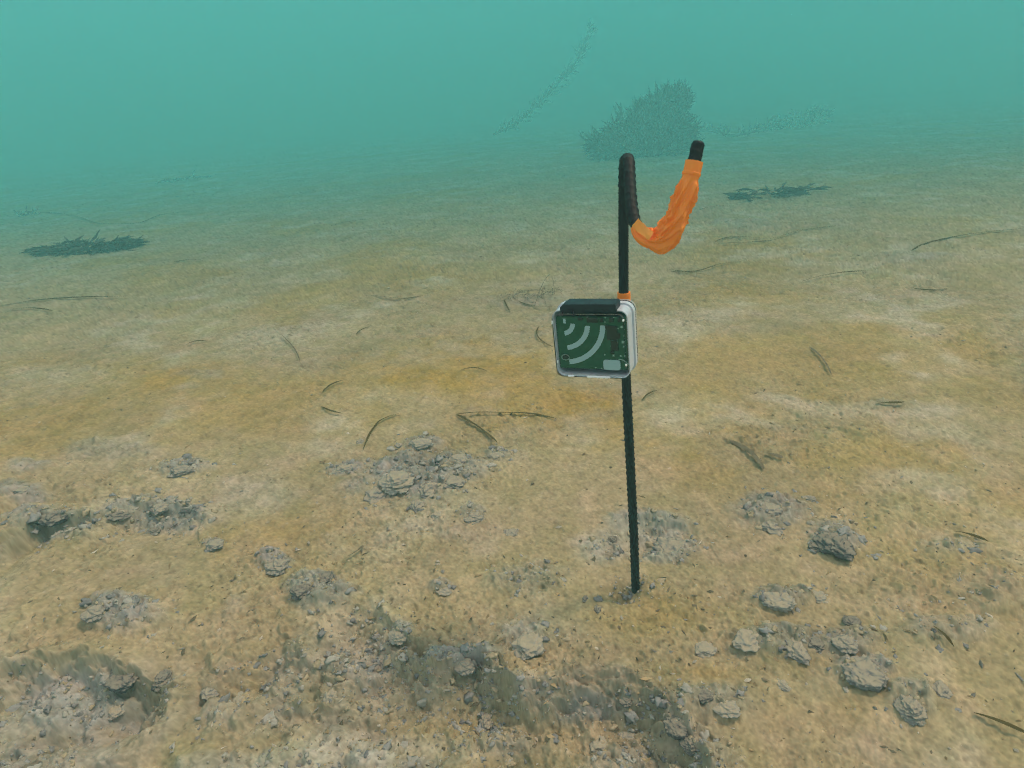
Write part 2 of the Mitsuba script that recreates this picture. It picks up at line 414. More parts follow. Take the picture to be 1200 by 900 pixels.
F = np.vstack([q[:, [0, 1, 2]], q[:, [0, 2, 3]], np.stack([k, (k + 1) % nt, np.full(nt, len(V))], 1)[:, ::-1]])
z0, c0 = bed(np.zeros(1), np.zeros(1))
V, C = np.vstack([V, [[0, 0, z0[0]]]]), np.vstack([C.reshape(-1, 3), c0])
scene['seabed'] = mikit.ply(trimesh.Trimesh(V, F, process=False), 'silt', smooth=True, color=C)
labels['seabed'] = {'label': 'tan silty seabed with patches of exposed grey clay', 'category': 'seabed', 'kind': 'structure'}


# ------------------------------------------------------------------ crumbs and grit: uncountable
def chips(n, seed, pick, size, cols):
    g = np.random.default_rng(seed)
    P = pick(g, n)
    n = len(P)
    oct_v = np.array([[1, 0, 0], [-1, 0, 0], [0, 1, 0], [0, -1, 0], [0, 0, 1], [0, 0, -1.0]])
    oct_f = np.array([[0, 2, 4], [2, 1, 4], [1, 3, 4], [3, 0, 4], [2, 0, 5], [1, 2, 5], [3, 1, 5], [0, 3, 5]])
    s = size(g, n)
    ax = g.uniform(.5, 1.3, (n, 6, 3)) * oct_v + g.normal(0, .12, (n, 6, 3))
    a = g.uniform(0, 2 * np.pi, n)
    sc = np.stack([s * g.uniform(.8, 2.6, n), s * g.uniform(.5, 1, n), s * g.uniform(.3, .7, n)], 1)
    v = ax * sc[:, None]
    x, y = v[..., 0] * np.cos(a)[:, None] - v[..., 1] * np.sin(a)[:, None], v[..., 0] * np.sin(a)[:, None] + v[..., 1] * np.cos(a)[:, None]
    z = bed_z(P) + sc[:, 2] * .25
    v = np.stack([x + P[:, :1], y + P[:, 1:2], v[..., 2] + z[:, None]], -1)
    f = oct_f[None] + 6 * np.arange(n)[:, None, None]
    cc = cols[g.integers(0, len(cols), n)] * g.uniform(.7, 1.2, (n, 1))
    return trimesh.Trimesh(v.reshape(-1, 3), f.reshape(-1, 3), process=False), np.repeat(cc, 6, axis=0)


def pick_bed(g, n):
    rr = np.exp(g.uniform(math.log(.25), math.log(3.0), n * 4))
    a = g.uniform(-1.06, 1.06, n * 4)
    x, y = rr * np.sin(a), rr * np.cos(a)
    dens = sstep(.40, .66, n2(x, y, 6.0, 9, 3)) * .8 + .2
    keep = g.uniform(0, 1, n * 4) < dens * np.where(rr < 1.2, 1, .6)
    return np.stack([x, y], 1)[keep][:n]


m, cc = chips(9000, 3, pick_bed, lambda g, n: np.minimum(.0009 * np.exp(g.normal(0, .55, n)), .0024), np.array([[.14, .12, .08], [.22, .21, .18], [.30, .23, .13], [.18, .15, .10], [.45, .40, .31], [.36, .27, .15]]))
scene['gravel'] = mikit.ply(m, 'stone_surface', smooth=False, color=cc)
labels['gravel'] = {'label': 'dark and pale crumbs and shell grit strewn over the seabed', 'category': 'gravel', 'kind': 'stuff'}


ICO = trimesh.creation.icosphere(subdivisions=1)
def crumbs(n, seed):
    g = np.random.default_rng(seed)
    w = np.array([np.linalg.det(np.linalg.inv(e[1])) * max(gr, 0) * (np.hypot(*e[0]) < .95) for e, _, gr in _patch])
    w = np.abs(w) ** .7
    k = g.choice(len(w), n, p=w / w.sum())
    P = np.array([_patch[i][0][0] + np.linalg.inv(_patch[i][0][1]) @ (g.normal(0, .48, 2)) for i in k])
    # and more along the eroded edge and below it
    P = np.vstack([P, stake_base[:2] + g.normal(0, .011, (90, 2)) * [1.3, .8]])
    ne = n * 6 // 10
    q = g.uniform(0, len(_edge) - 1.001, ne * 3)
    i = q.astype(int)
    E = _edge[i] + (_edge[i + 1] - _edge[i]) * (q - i)[:, None] + np.stack([g.normal(0, .012, ne * 3), -np.abs(g.normal(.0, .055, ne * 3))], 1)
    keep = sstep(.40, .6, n2(E[:, 0], E[:, 1], 12, 40, 2)) * 1.3 > g.uniform(0, 1, ne * 3)
    P = np.vstack([P, E[keep][:ne]])
    n = len(P)
    d = np.hypot(P[:, 0], P[:, 1])
    s = np.clip(.0013 * np.exp(g.normal(0, .6, n)), .0007, .0060) * np.clip(d / .7, .7, 1.3)
    v = ICO.vertices[None] * (1 + .35 * g.normal(0, 1, (n, 42, 1)))
    sc = np.stack([s * g.uniform(.9, 1.7, n), s * g.uniform(.7, 1.2, n), s * g.uniform(.5, .9, n)], 1)
    v = v * sc[:, None]
    a = g.uniform(0, 2 * np.pi, n)[:, None]
    x, y = v[..., 0] * np.cos(a) - v[..., 1] * np.sin(a), v[..., 0] * np.sin(a) + v[..., 1] * np.cos(a)
    v = np.stack([x + P[:, :1], y + P[:, 1:2], v[..., 2] + (bed_z(P) - .3 * sc[:, 2])[:, None]], -1)
    base = np.array([[.28, .28, .26], [.36, .345, .29], [.38, .32, .21], [.21, .21, .20]])[g.integers(0, 4, n)]
    col = base[:, None] * g.uniform(.85, 1.15, (n, 42, 1))
    f = ICO.faces[None] + 42 * np.arange(n)[:, None, None]
    return trimesh.Trimesh(v.reshape(-1, 3), f.reshape(-1, 3), process=False), col.reshape(-1, 3)


m, cc = crumbs(2300, 9)
scene['clay_crumbs'] = mikit.ply(m, 'stone_surface', smooth=True, color=cc)
labels['clay_crumbs'] = {'label': 'loose crumbs of grey clay heaped on the bare clay patches', 'category': 'clay crumbs', 'kind': 'stuff'}


# ------------------------------------------------------------------ clay clods and stones, each a thing
def clod_mesh(seed):
    m = trimesh.creation.icosphere(subdivisions=4)
    v = m.vertices.copy()
    g = np.random.default_rng(100 + seed)
    for _ in range(7):                                            # broken facets
        nrm = g.normal(0, 1, 3)
        nrm /= np.linalg.norm(nrm)
        h = g.uniform(.62, .9)
        over = np.maximum(v @ nrm - h, 0)
        v -= over[:, None] * nrm * .85
    o = seed * 7.3
    v *= (1 + .55 * (meshkit.fbm(v * 1.7 + o, 3, seed) - .5) + .55 * (meshkit.fbm(v * 4 + o, 3, seed + 5) - .5) + .30 * (meshkit.fbm(v * 12 + o, 3, seed + 9) - .5))[:, None]
    m = trimesh.Trimesh(v, m.faces, process=False)
    nz = m.vertex_normals[:, 2]
    return m, nz, meshkit.fbm(v * 3 + o, 3, seed + 3)


CL = []
for s in range(7):
    m, nz, nn = clod_mesh(s)
    for tone in range(3):
        base = np.array([[.225, .225, .215], [.32, .315, .28], [.12, .122, .12]])[tone]
        dust = sstep(.15, .95, nz + 1.2 * (nn - .5)) * (.8, .9, .5)[tone]
        col = base * (.75 + .5 * nn[:, None]) * (1 - dust[:, None]) + np.array([.38, .325, .225]) * dust[:, None]
        CL.append(mikit.ply(m, 'stone_surface', smooth=True, color=col))


def clod(px, py, w, h, tone, label, name='clay_clod', cat='clay clod', up=.55, group=None):
    p = ground(px, py + h * .25)
    key = thing(name, label, cat, group or 'clay clods and stones on the seabed')
    kk = len(labels)
    d = (p - EYE) @ _f / FPX
    a = (kk * 2.399) % (2 * math.pi)
    rx, ry, rz = w * d * .5, min(max(h * d * .9, w * d * .28), w * d * .6), max(h * d * .55 * up, w * d * .14)
    rot = ((kk * 37) % 50) - 25
    scene[key] = {**CL[(kk % 7) * 3 + tone], 'to_world': T().translate([p[0], p[1], p[2] - rz * .42]).rotate([0, 0, 1], rot).scale([rx, ry, rz * 1.25])}


A_ = 'in the clod cluster left of the middle of the bed'
for args in [
    (465, 556, 42, 24, 1, 'broad smooth grey clod, largest of the clod cluster left of the middle'),
    (443, 573, 30, 20, 0, 'darker clay clod at the lower left end of the clod cluster left of the middle'),
    (503, 566, 34, 22, 0, 'rounded dark-sided clay clod right of the broad smooth clod'),
    (529, 561, 26, 18, 0, 'angular clay clod at the right end of the clod cluster'),
    (536, 534, 28, 15, 1, 'ridged clay clod up and to the right of the clod cluster'),
    (493, 517, 28, 13, 1, 'flat pale clay clod lying alone above the clod cluster'),
    (469, 521, 12, 6, 0, 'tiny clay clod just left of the flat clod above the cluster'),
    (406, 548, 40, 11, 1, 'long flat clay clod left of the clod cluster, under the arched seagrass blade'),
    (423, 516, 10, 7, 0, 'tiny dark clod against the arched seagrass blade'),
    (489, 588, 22, 14, 0, 'small clay clod below the broad smooth clod'),
    (512, 601, 14, 8, 1, 'lowest small clod at the foot of the clod cluster'),
    (556, 602, 24, 13, 0, 'lone clay clod between the clod cluster and the stake foot'),
    (581, 532, 20, 9, 1, 'low clay clod at the lower tip of the folded seagrass blade'),
    (600, 622, 20, 9, 0, 'flat clod halfway between the lone clod and the stake'),
    (903, 592, 38, 22, 0, 'ring-shaped dark clay clod, upper of the pair right of the stake'),
    (906, 613, 28, 18, 0, 'smaller grey clod directly below the ring-shaped dark clod'),
    (979, 630, 42, 27, 2, 'large dark rough clod right of the ring-shaped pair'),
    (955, 638, 18, 11, 2, 'small dark clod touching the left side of the large dark rough clod'),
    (949, 583, 16, 7, 0, 'thin dark clod fragment up and to the right of the ring-shaped clod'),
    (951, 613, 10, 8, 1, 'small pale round pebble between the ring-shaped pair and the dark rough clod'),
    (914, 699, 38, 18, 1, 'pale-topped clod with a dark underside, below the ring-shaped pair'),
    (958, 697, 26, 13, 1, 'pale crumbly clod right of the pale-topped clod with the dark underside'),
    (878, 744, 40, 18, 1, 'low pale clod left of the dark split clod, lower right'),
    (931, 757, 32, 21, 0, 'dark split clod in the middle of the lower right clods'),
    (954, 751, 20, 14, 2, 'small dark clod touching the right side of the dark split clod'),
    (991, 749, 28, 17, 0, 'grey clod right of the dark split clod'),
    (999, 727, 20, 13, 2, 'dark clod just above the grey clod right of the split clod'),
    (1015, 780, 46, 25, 0, 'wide blue-grey clod, largest of the lower right'),
    (1066, 822, 32, 27, 0, 'tall blue-grey clod beside the rounded stone near the right edge'),
    (1105, 806, 26, 19, 0, 'rounded stone with a pale top, rightmost of the lower right clods'),
    (916, 799, 18, 12, 1, 'small pale pebble below the dark split clod'),
    (824, 757, 26, 14, 1, 'faint low clod below and right of the stake foot'),
    (852, 824, 32, 15, 1, 'grey flat-topped clod at the lower edge, right of the crumbled ridge'),
    (824, 812, 24, 12, 2, 'dark clod under the lip of the eroded edge right of the crumbled ridge'),
    (793, 848, 26, 20, 2, 'upper dark lump of the crumbled ridge at the bottom edge'),
    (808, 866, 22, 18, 2, 'lower dark lump of the crumbled ridge at the bottom edge'),
    (389, 812, 17, 17, 1, 'pale round pebble under the eroded edge, lower left of the middle'),
    (571, 838, 22, 20, 0, 'upright grey stone below the notch in the eroded edge'),
    (700, 868, 24, 15, 1, 'pale tilted stone at the bottom edge left of the crumbled ridge'),
    (733, 820, 14, 11, 2, 'small dark stone under the eroded edge below the stake'),
    (735, 862, 24, 14, 0, 'dark-fronted clod between the pale tilted stone and the crumbled ridge'),
    (790, 637, 42, 22, 0, 'ribbed grey clod right of the stake foot'),
    (716, 630, 12, 8, 2, 'small dark clod just left of the stake, above its foot'),
    (687, 700, 10, 8, 2, 'small dark pebble left of the stake foot'),
    (700, 713, 10, 7, 2, 'reddish dark pebble below and left of the stake foot'),
    (618, 748, 36, 24, 1, 'low pale mound of clay between the eroded edge and the stake foot'),
    (545, 778, 24, 16, 0, 'clay block in the notch of the eroded edge'),
    (213, 549, 28, 12, 0, 'grey slanting clod at the left, below the oval dark pebble'),
    (227, 539, 12, 7, 2, 'oval dark pebble at the tip of the grey slanting clod'),
    (180, 621, 18, 9, 2, 'blue-black flat pebble in the left clay patch'),
    (142, 602, 26, 12, 2, 'dark clod at the left end of the left clay patch'),
    (188, 594, 24, 13, 0, 'grey clod in the middle of the left clay patch'),
    (252, 635, 20, 12, 0, 'lone small clod right of the left clay patch'),
    (112, 714, 26, 17, 0, 'blue-grey rounded clod at the left end of the lower left clay patch'),
    (150, 710, 20, 11, 0, 'small clod in the middle of the lower left clay patch'),
    (148, 792, 44, 20, 2, 'dark clod under the lip of the lower left mound'),
    (192, 790, 26, 19, 2, 'dark broken clod right of the lip of the lower left mound'),
    (247, 806, 20, 14, 0, 'lone grey clod between the lower left mound and the pale round pebble'),
    (280, 818, 22, 15, 1, 'pale crumbly clod left of the pale round pebble'),
    (135, 830, 22, 13, 1, 'small pale clod below the lower left mound'),
    (328, 658, 30, 18, 0, 'crumbling flaky clod left of the flaky hollow'),
    (352, 690, 24, 14, 2, 'dark clod at the left of the flaky hollow'),
    (382, 676, 22, 12, 2, 'dark clod at the top of the flaky hollow'),
    (468, 742, 26, 14, 1, 'pale slab of clay on the left corner of the eroded edge'),
    (521, 690, 18, 9, 1, 'lone small clod above the eroded edge'),
    (62, 602, 40, 18, 2, 'long dark clod at the left edge above the trough'),
    (24, 573, 26, 10, 0, 'flat clod near the left edge above the long dark clod'),
]:
    clod(*args)


# ------------------------------------------------------------------ seagrass blades and twigs, each a thing
def ribbon(pts, w, thick=.14, twist=0.0, taper=.25, n=None):
    L = np.linalg.norm(np.diff(pts, axis=0), axis=1).sum()
    n = n or max(16, min(60, int(L / .004)))
    p = spline(pts, n)
    t = np.gradient(p, axis=0)
    t /= np.linalg.norm(t, axis=1, keepdims=True)
    side = np.cross(t, [0, 0, 1.0])
    side /= np.linalg.norm(side, axis=1, keepdims=True) + 1e-9
    up = np.cross(side, t)
    s = np.linspace(0, 1, n)
    wd = w * np.minimum(1, np.minimum((s + .02) / .12, (1.02 - s) / taper)) ** .7
    a = twist * np.sin(s * 5 + L * 40)[:, None]
    side, up = side * np.cos(a) + up * np.sin(a), up * np.cos(a) - side * np.sin(a)
    ang = np.arange(8) * np.pi / 4
    v = p[:, None] + wd[:, None, None] * (.5 * np.cos(ang)[None, :, None] * side[:, None] + .5 * thick * np.sin(ang)[None, :, None] * up[:, None])
    i, j = np.meshgrid(np.arange(n - 1), np.arange(8), indexing='ij')
    q = np.stack([i * 8 + j, i * 8 + (j + 1) % 8, (i + 1) * 8 + (j + 1) % 8, (i + 1) * 8 + j], -1).reshape(-1, 4)
    k = np.arange(8)
    f = np.vstack([q[:, [0, 1, 2]], q[:, [0, 2, 3]], np.stack([(k + 1) % 8, k, np.full(8, n * 8)], 1), np.stack([(n - 1) * 8 + k, (n - 1) * 8 + (k + 1) % 8, np.full(8, n * 8 + 1)], 1)])
    return trimesh.Trimesh(np.vstack([v.reshape(-1, 3), p[0], p[-1]]), f, process=False)


def lay(pix, lift=.003):
    P = [ground(a, b) for a, b in pix]
    n = len(P)
    for k, q in enumerate(P):
        q[2] += .0015 + lift * math.sin(math.pi * (k + .3) / n)
    return np.array(P)


BLADES = [
    ([(-6, 361), (50, 353), (100, 350), (150, 349)], 2.6, 'long dark seagrass blade lying at the left edge'),
    ([(6, 368), (18, 364), (40, 363), (63, 366)], 2.2, 'short arched seagrass blade just below the long one at the left edge'),
    ([(24, 252), (60, 250), (92, 255), (110, 262), (160, 263), (192, 252), (226, 248)], 2.0, 'wavy thin seaweed strand far off at the left, above the dark weed mat'),
    ([(204, 308), (222, 306), (238, 307)], 2.2, 'short dark seagrass scrap right of the dark weed mat'),
    ([(218, 406), (228, 403), (243, 402)], 2.4, 'short dark seagrass scrap left of the middle, on bare tan silt'),
    ([(388, 265), (408, 261), (430, 258)], 1.6, 'faint distant seagrass blade left of the middle'),
    ([(435, 347), (455, 351), (475, 352), (496, 348)], 2.4, 'slightly bowed seagrass blade lying alone left of the case'),
    ([(535, 488), (570, 486), (610, 488), (652, 494)], 4.2, None),
    ([(470, 487), (455, 491), (443, 500), (433, 514), (426, 530)], 3.2, 'arched seagrass blade standing over the small clods left of the middle'),
    ([(378, 463), (392, 453), (409, 447)], 2.8, 'short forked seagrass scrap, upper of two left of the arched blade'),
    ([(377, 478), (388, 484), (403, 488)], 2.8, 'short seagrass scrap, lower of two left of the arched blade'),
    ([(538, 437), (553, 434), (573, 439)], 2.0, 'thin seagrass scrap between the case and the arched blade'),
    ([(418, 394), (428, 387), (438, 385)], 2.0, 'tiny slanting seagrass scrap far left of the case'),
    ([(838, 287), (868, 286), (905, 284)], 2.2, 'straight seagrass blade beyond the orange tape, lower of two'),
    ([(838, 284), (862, 279), (905, 281), (935, 272), (985, 266)], 2.2, 'long wavy seagrass blade beyond the orange tape, upper of two'),
    ([(1068, 295), (1100, 283), (1145, 275), (1210, 269)], 2.8, 'long arched seagrass blade running out at the right edge'),
    ([(940, 331), (968, 324), (1016, 320)], 2.4, 'seagrass blade lying right of the case, under the wavy pair'),
    ([(1067, 339), (1088, 342), (1112, 340)], 2.2, 'short seagrass blade under the long blade at the right edge'),
    ([(782, 317), (818, 319), (845, 312), (878, 307)], 2.0, 'curved seagrass blade just right of the stake above the case'),
    ([(786, 320), (808, 321), (832, 326)], 1.8, 'short thin blade crossing the curved one right of the stake'),
    ([(854, 518), (872, 528), (884, 538), (894, 552)], 7.0, 'wide curled grey-brown leaf lying right of the stake'),
    ([(898, 534), (906, 536), (917, 541)], 6.0, 'short dark leaf scrap right of the wide curled leaf'),
    ([(608, 355), (628, 361), (656, 362)], 2.2, 'seagrass blade partly behind the left side of the case'),
    ([(632, 384), (630, 396), (640, 406), (650, 410)], 2.4, 'hooked seagrass blade just left of the case'),
    ([(591, 355), (594, 361), (598, 368)], 2.2, 'tiny upright scrap of seagrass left of the case'),
    ([(1118, 626), (1135, 630), (1158, 641)], 4.0, 'thin dark twig near the right edge'),
    ([(1140, 838), (1170, 850), (1208, 868)], 4.5, 'dark twig in the lower right corner'),
    ([(1092, 738), (1106, 750), (1117, 762)], 3.5, 'thin dark twig above the rounded stone at the right'),
    ([(752, 472), (762, 464), (772, 460)], 2.4, 'tiny forked twig right of the stake below the case'),
    ([(948, 408), (962, 422), (974, 442)], 3.0, 'silt-covered brown blade right of the case'),
    ([(1026, 474), (1040, 476), (1060, 474)], 4.0, 'short dark scrap on a pale patch at the right'),
    ([(760, 268), (800, 274), (836, 273)], 1.4, 'faint distant blade behind the orange tape'),
    ([(818, 247), (840, 244), (862, 243)], 1.4, 'faint distant blade right of the tip of the hook'),
    ([(330, 395), (346, 412), (352, 428)], 1.8, 'thin crooked strand left of the middle on a pale patch'),
    ([(745, 583), (752, 586), (757, 587)], 2.0, 'hair-thin strand touching the right side of the stake low down'),
    ([(426, 642), (418, 650), (408, 656)], 4.0, 'short slanting leaf scrap above the flaky hollow'),
    ([(585, 768), (589, 778), (594, 786)], 4.5, 'dark chip of leaf standing in the eroded edge'),
]
folded = None
for pix, w, label in BLADES:
    P = lay(pix)
    d = np.linalg.norm(P - EYE, axis=1).mean()
    mesh = ribbon(P, max(w * .76 * d / FPX, .0012), twist=.35, taper=.25 if w < 5 else .10)
    if label is None:
        P2 = lay([(535, 488), (556, 500), (572, 512), (583, 522)])
        P2[0] = P[0]
        folded = thing('seagrass_blade', 'seagrass blade folded into a V, lying left of the stake below the case', 'seagrass blade', 'seagrass blades lying on the seabed')
        mesh = trimesh.util.concatenate([mesh, ribbon(P2, 3.2 * d / FPX, twist=.3)])
        scene[folded] = mikit.ply(mesh, 'seagrass', smooth=40)
        continue
    kind = 'twig' if 'twig' in label else 'leaf' if 'leaf' in label else 'seagrass_blade' if 'strand' not in label else 'seaweed_strand'
    key = thing(kind, label, kind.replace('_', ' '), {'seagrass_blade': 'seagrass blades lying on the seabed', 'twig': 'dark twigs on the seabed', 'leaf': 'leaf scraps on the seabed'}.get(kind))
    scene[key] = mikit.ply(mesh, 'dead_leaf' if kind == 'leaf' or 'silt-covered' in label or 'crooked' in label else 'seagrass', smooth=40)


# ------------------------------------------------------------------ seaweed far off
def fronds(points, dirs, length, width, seed, lie=1.0):
    """Small bent leaf blades at points along dirs."""
    g = np.random.default_rng(seed)
    n = len(points)
    d = (dirs + g.normal(0, .75, (n, 3))) * [1, 1, lie]
    d /= np.linalg.norm(d, axis=1, keepdims=True)
    s = np.cross(d, g.normal(0, 1, (n, 3)))
    s /= np.linalg.norm(s, axis=1, keepdims=True) + 1e-9
    b = np.cross(d, s)
    L, W = length * g.uniform(.5, 1.4, (n, 1)), width * g.uniform(.6, 1.3, (n, 1))
    mid = points + d * L * .5 + b * L * .12
    v = np.stack([points, mid + s * W * .5, points + d * L, mid - s * W * .5], 1)
    f = np.array([[0, 1, 2], [0, 2, 3]])[None] + 4 * np.arange(n)[:, None, None]
    return trimesh.Trimesh(v.reshape(-1, 3), f.reshape(-1, 3), process=False)


def bush(px, py, lobes, label, n, leaf, seed, name='seaweed_bush', cat='seaweed'):
    """lobes: photograph ellipses (px, py, rx, ry) that the crown fills; it grows from the bed at (px, py)."""
    p0 = ground(px, py)
    dep = (p0 - EYE) @ _f
    g = np.random.default_rng(seed)
    key = thing(name, label, cat)
    pts, tips = [], []
    for (x, y, rx, ry) in lobes:
        c = at_depth(x, y, dep)
        R = np.array([rx, (rx + ry) / 2 * .8, ry]) * dep / FPX
        q = g.normal(0, 1, (n, 3))
        q = q / np.linalg.norm(q, axis=1, keepdims=True) * g.uniform(0, 1, (n, 1)) ** .4
        q = q * R + c
        keep = meshkit.fbm(q * (2.6 / R.mean()) + seed, 3, seed) > .50
        q = q[keep]
        q = q[q[:, 2] > bed_z(q) - .01]
        pts.append(q)
        for _ in range(0 if 'mat' in name else 5):
            tips.append(c + g.uniform(-.6, .6, 3) * R)
    pts = np.vstack(pts)
    dirs = pts - (p0 + np.array([0, 0, -.02]))
    dirs /= np.linalg.norm(dirs, axis=1, keepdims=True) + 1e-9
    part(key, 'fronds', fronds(pts, dirs, leaf, leaf * (.16 if 'mat' in name else .17), seed + 1, .12 if 'mat' in name else 1.0), 'silted_weed' if 'mat' in name else 'algae')
    for tp in tips:
        a = p0 + g.normal(0, .03, 3) * [1, 1, 0] - [0, 0, .02]
        mid = (a + tp) / 2 + g.normal(0, .03, 3)
        part(key, 'stem', tube(spline([a, mid, tp], 12), np.linspace(.09, .04, 12) * leaf, 6), 'algae', smooth=True)
    return key


bush(757, 184, [(745, 156, 32, 22), (716, 170, 24, 10), (774, 134, 13, 20), (788, 158, 26, 18), (755, 176, 56, 7), (794, 122, 9, 12), (758, 138, 14, 12)],
     'big dark seaweed bush looming in the haze behind the stake', 1000, .08, 11)
bush(935, 150, [(935, 142, 26, 9), (915, 150, 22, 7), (958, 134, 14, 8)], 'low feathery seaweed tuft in the haze right of the big bush', 160, .06, 12, 'seaweed_tuft')
bush(905, 232, [(900, 227, 34, 6), (930, 224, 28, 5), (876, 232, 14, 3)], 'sparse dark weed mat beyond the tip of the hook', 60, .06, 13, 'weed_mat', 'weed mat')
bush(105, 294, [(75, 291, 34, 5), (115, 291, 32, 6), (138, 288, 18, 5)], 'low dark weed mat at the left on pale silt', 330, .06, 14, 'weed_mat', 'weed mat')
bush(34, 253, [(33, 251, 14, 4)], 'small dark weed clump at the left end of the wavy strand', 60, .04, 15, 'weed_tuft', 'weed tuft')
bush(222, 211, [(220, 209, 30, 3)], 'faint dark weed patch far off at the left', 60, .08, 16, 'weed_mat', 'weed mat')
bush(615, 352, [(612, 346, 30, 7), (640, 343, 20, 6)], 'low greenish weed tuft just left of the black latch of the case', 250, .006, 17, 'weed_tuft', 'weed tuft')

# a long strand of weed drifting in mid-water, and one trailing from the bush
key = thing('seaweed_strand', 'tall dim seaweed strand drifting in the haze above the middle', 'seaweed strand')
P = np.array([at_depth(a, b, 5.2) for a, b in [(692, 22), (686, 48), (672, 76), (648, 104), (618, 134), (578, 158)]])
st = spline(P, 60)
part(key, 'stem', tube(st, .008, 6), 'algae', smooth=True)
g = np.random.default_rng(5)
part(key, 'fronds', fronds(st[g.integers(4, 58, 260)] + g.normal(0, .010, (260, 3)), np.tile(P[0] - P[-1], (260, 1)) / .9, .07, .010, 6), 'algae')
key = thing('seaweed_strand', 'trailing seaweed strand between the big bush and the feathery tuft', 'seaweed strand')
P = np.array([ground(a, b) + [0, 0, .03] for a, b in [(820, 158), (835, 158), (858, 165), (885, 159), (915, 150)]])
st = spline(P, 50)
part(key, 'stem', tube(st, .010, 6), 'algae', smooth=True)
part(key, 'fronds', fronds(st[g.integers(0, 50, 70)], np.tile([0.3, 0, .6], (70, 1)), .07, .012, 7), 'algae')

# ------------------------------------------------------------------ the stake: ribbed rod bent into a hook at the top
base = ground(745, 690)
D = base[1]
shaft_pix = [(749, 760), (745, 690), (742.5, 620), (738.5, 540), (735, 470), (732.3, 400), (731, 345), (730.6, 280), (730.8, 225), (731.5, 200)]
path = [at_y(a, b, D) for a, b in shaft_pix]
dep0 = (path[-1] - EYE) @ _f
hook_pix = [(732.5, 190, -.003), (735, 186, -.009), (737, 193, -.016), (738, 212, -.021), (739.5, 235, -.026), (742.5, 255, -.031), (749, 270, -.036), (761, 279, -.043),
            (775, 278, -.050), (787, 266, -.057), (796, 248, -.062), (804, 225, -.066), (811, 200, -.069), (818.5, 166, -.072)]
hook = [at_depth(a, b, dep0 + d) for a, b, d in hook_pix]
full = spline(np.array(path + hook), 900)
arc = np.r_[0, np.cumsum(np.linalg.norm(np.diff(full, axis=0), axis=1))]
n_sh = int(np.argmin(np.linalg.norm(full - path[-1], axis=1)))
SID = 24
ang = np.arange(SID) * 2 * np.pi / SID
ph = arc[:, None] / .0056 + ang[None] / (2 * np.pi)
rib = np.clip(np.cos(2 * np.pi * ph), 0, 1) ** 1.5 * (.35 + .65 * np.abs(np.sin(ang))[None])
amp = np.where((arc > arc[n_sh] * .62) & (arc < arc[n_sh] * .97), .25, 1.0)[:, None]
rad = .0037 + .00055 * rib * amp
rad[-6:] *= np.array([1, 1, .99, .96, .88, .72])[:, None]
stake = thing('stake', 'black ribbed metal stake with a hooked top, pushed upright into the silt', 'stake')
part(stake, 'rod', tube(full[:n_sh + 1], rad[:n_sh + 1], SID), 'black_coating', smooth=50)
part(stake, 'hook', tube(full[n_sh:], rad[n_sh:] + .00015, SID), 'black_coating', smooth=50)
# orange tape wound round the hook, creased and loose
i0 = int(np.argmin(np.linalg.norm(full - hook[6], axis=1))) - 4
i1 = int(np.argmin(np.linalg.norm(full - at_depth(814.3, 186, dep0 - .0706), axis=1)))
tp = spline(full[i0:i1:6], 200)
S = np.linspace(0, 1, 200)[:, None]
NS = 72
an = np.arange(NS)[None] * 2 * np.pi / NS
_, fa, fb = frames(tp)
dirs = np.cos(an)[..., None] * fa[:, None] + np.sin(an)[..., None] * fb[:, None]
down = dirs @ (-_u * .93 + _r * .35)
prof = np.interp(S[:, 0], [0, .05, .15, .3, .45, .6, .75, .86, .93, 1], [.0042, .0042, .0043, .0046, .0050, .0050, .0048, .0048, .0051, .0053])[:, None]
q3 = np.stack([np.cos(an) * 1.1 + S * 2.6, np.sin(an) * 1.1 + S * 1.2, S * 3.2 + 1.3 * np.cos(an + 1)], -1)
fold = 1 - np.abs(2 * meshkit.fbm(q3, 2, 4) - 1)
fold2 = 1 - np.abs(2 * meshkit.fbm(q3 * 1.9 + 4, 2, 8) - 1)
loose = np.interp(S[:, 0], [0, .1, .3, .7, .8, .86, 1], [.2, .5, 1, 1, .8, .1, .05])[:, None]
Rt = prof + loose * (.0038 * (fold ** 3 - .38) + .0022 * (fold2 ** 3 - .35))
Rt += .0034 * np.clip(down, 0, 1) ** 5 * np.exp(-((S - .34) / .13) ** 2) + .0012 * np.clip(down, 0, 1) ** 3 * np.exp(-((S - .5) / .2) ** 2)
Rt += .0005 * (np.abs(S - .90) < .012)
Rt = np.maximum(Rt, .0046)
tape = part(stake, 'tape_wrap', tube(tp, Rt, NS), 'orange_tape', smooth=22, label='loose creased orange tape wound round the hook')


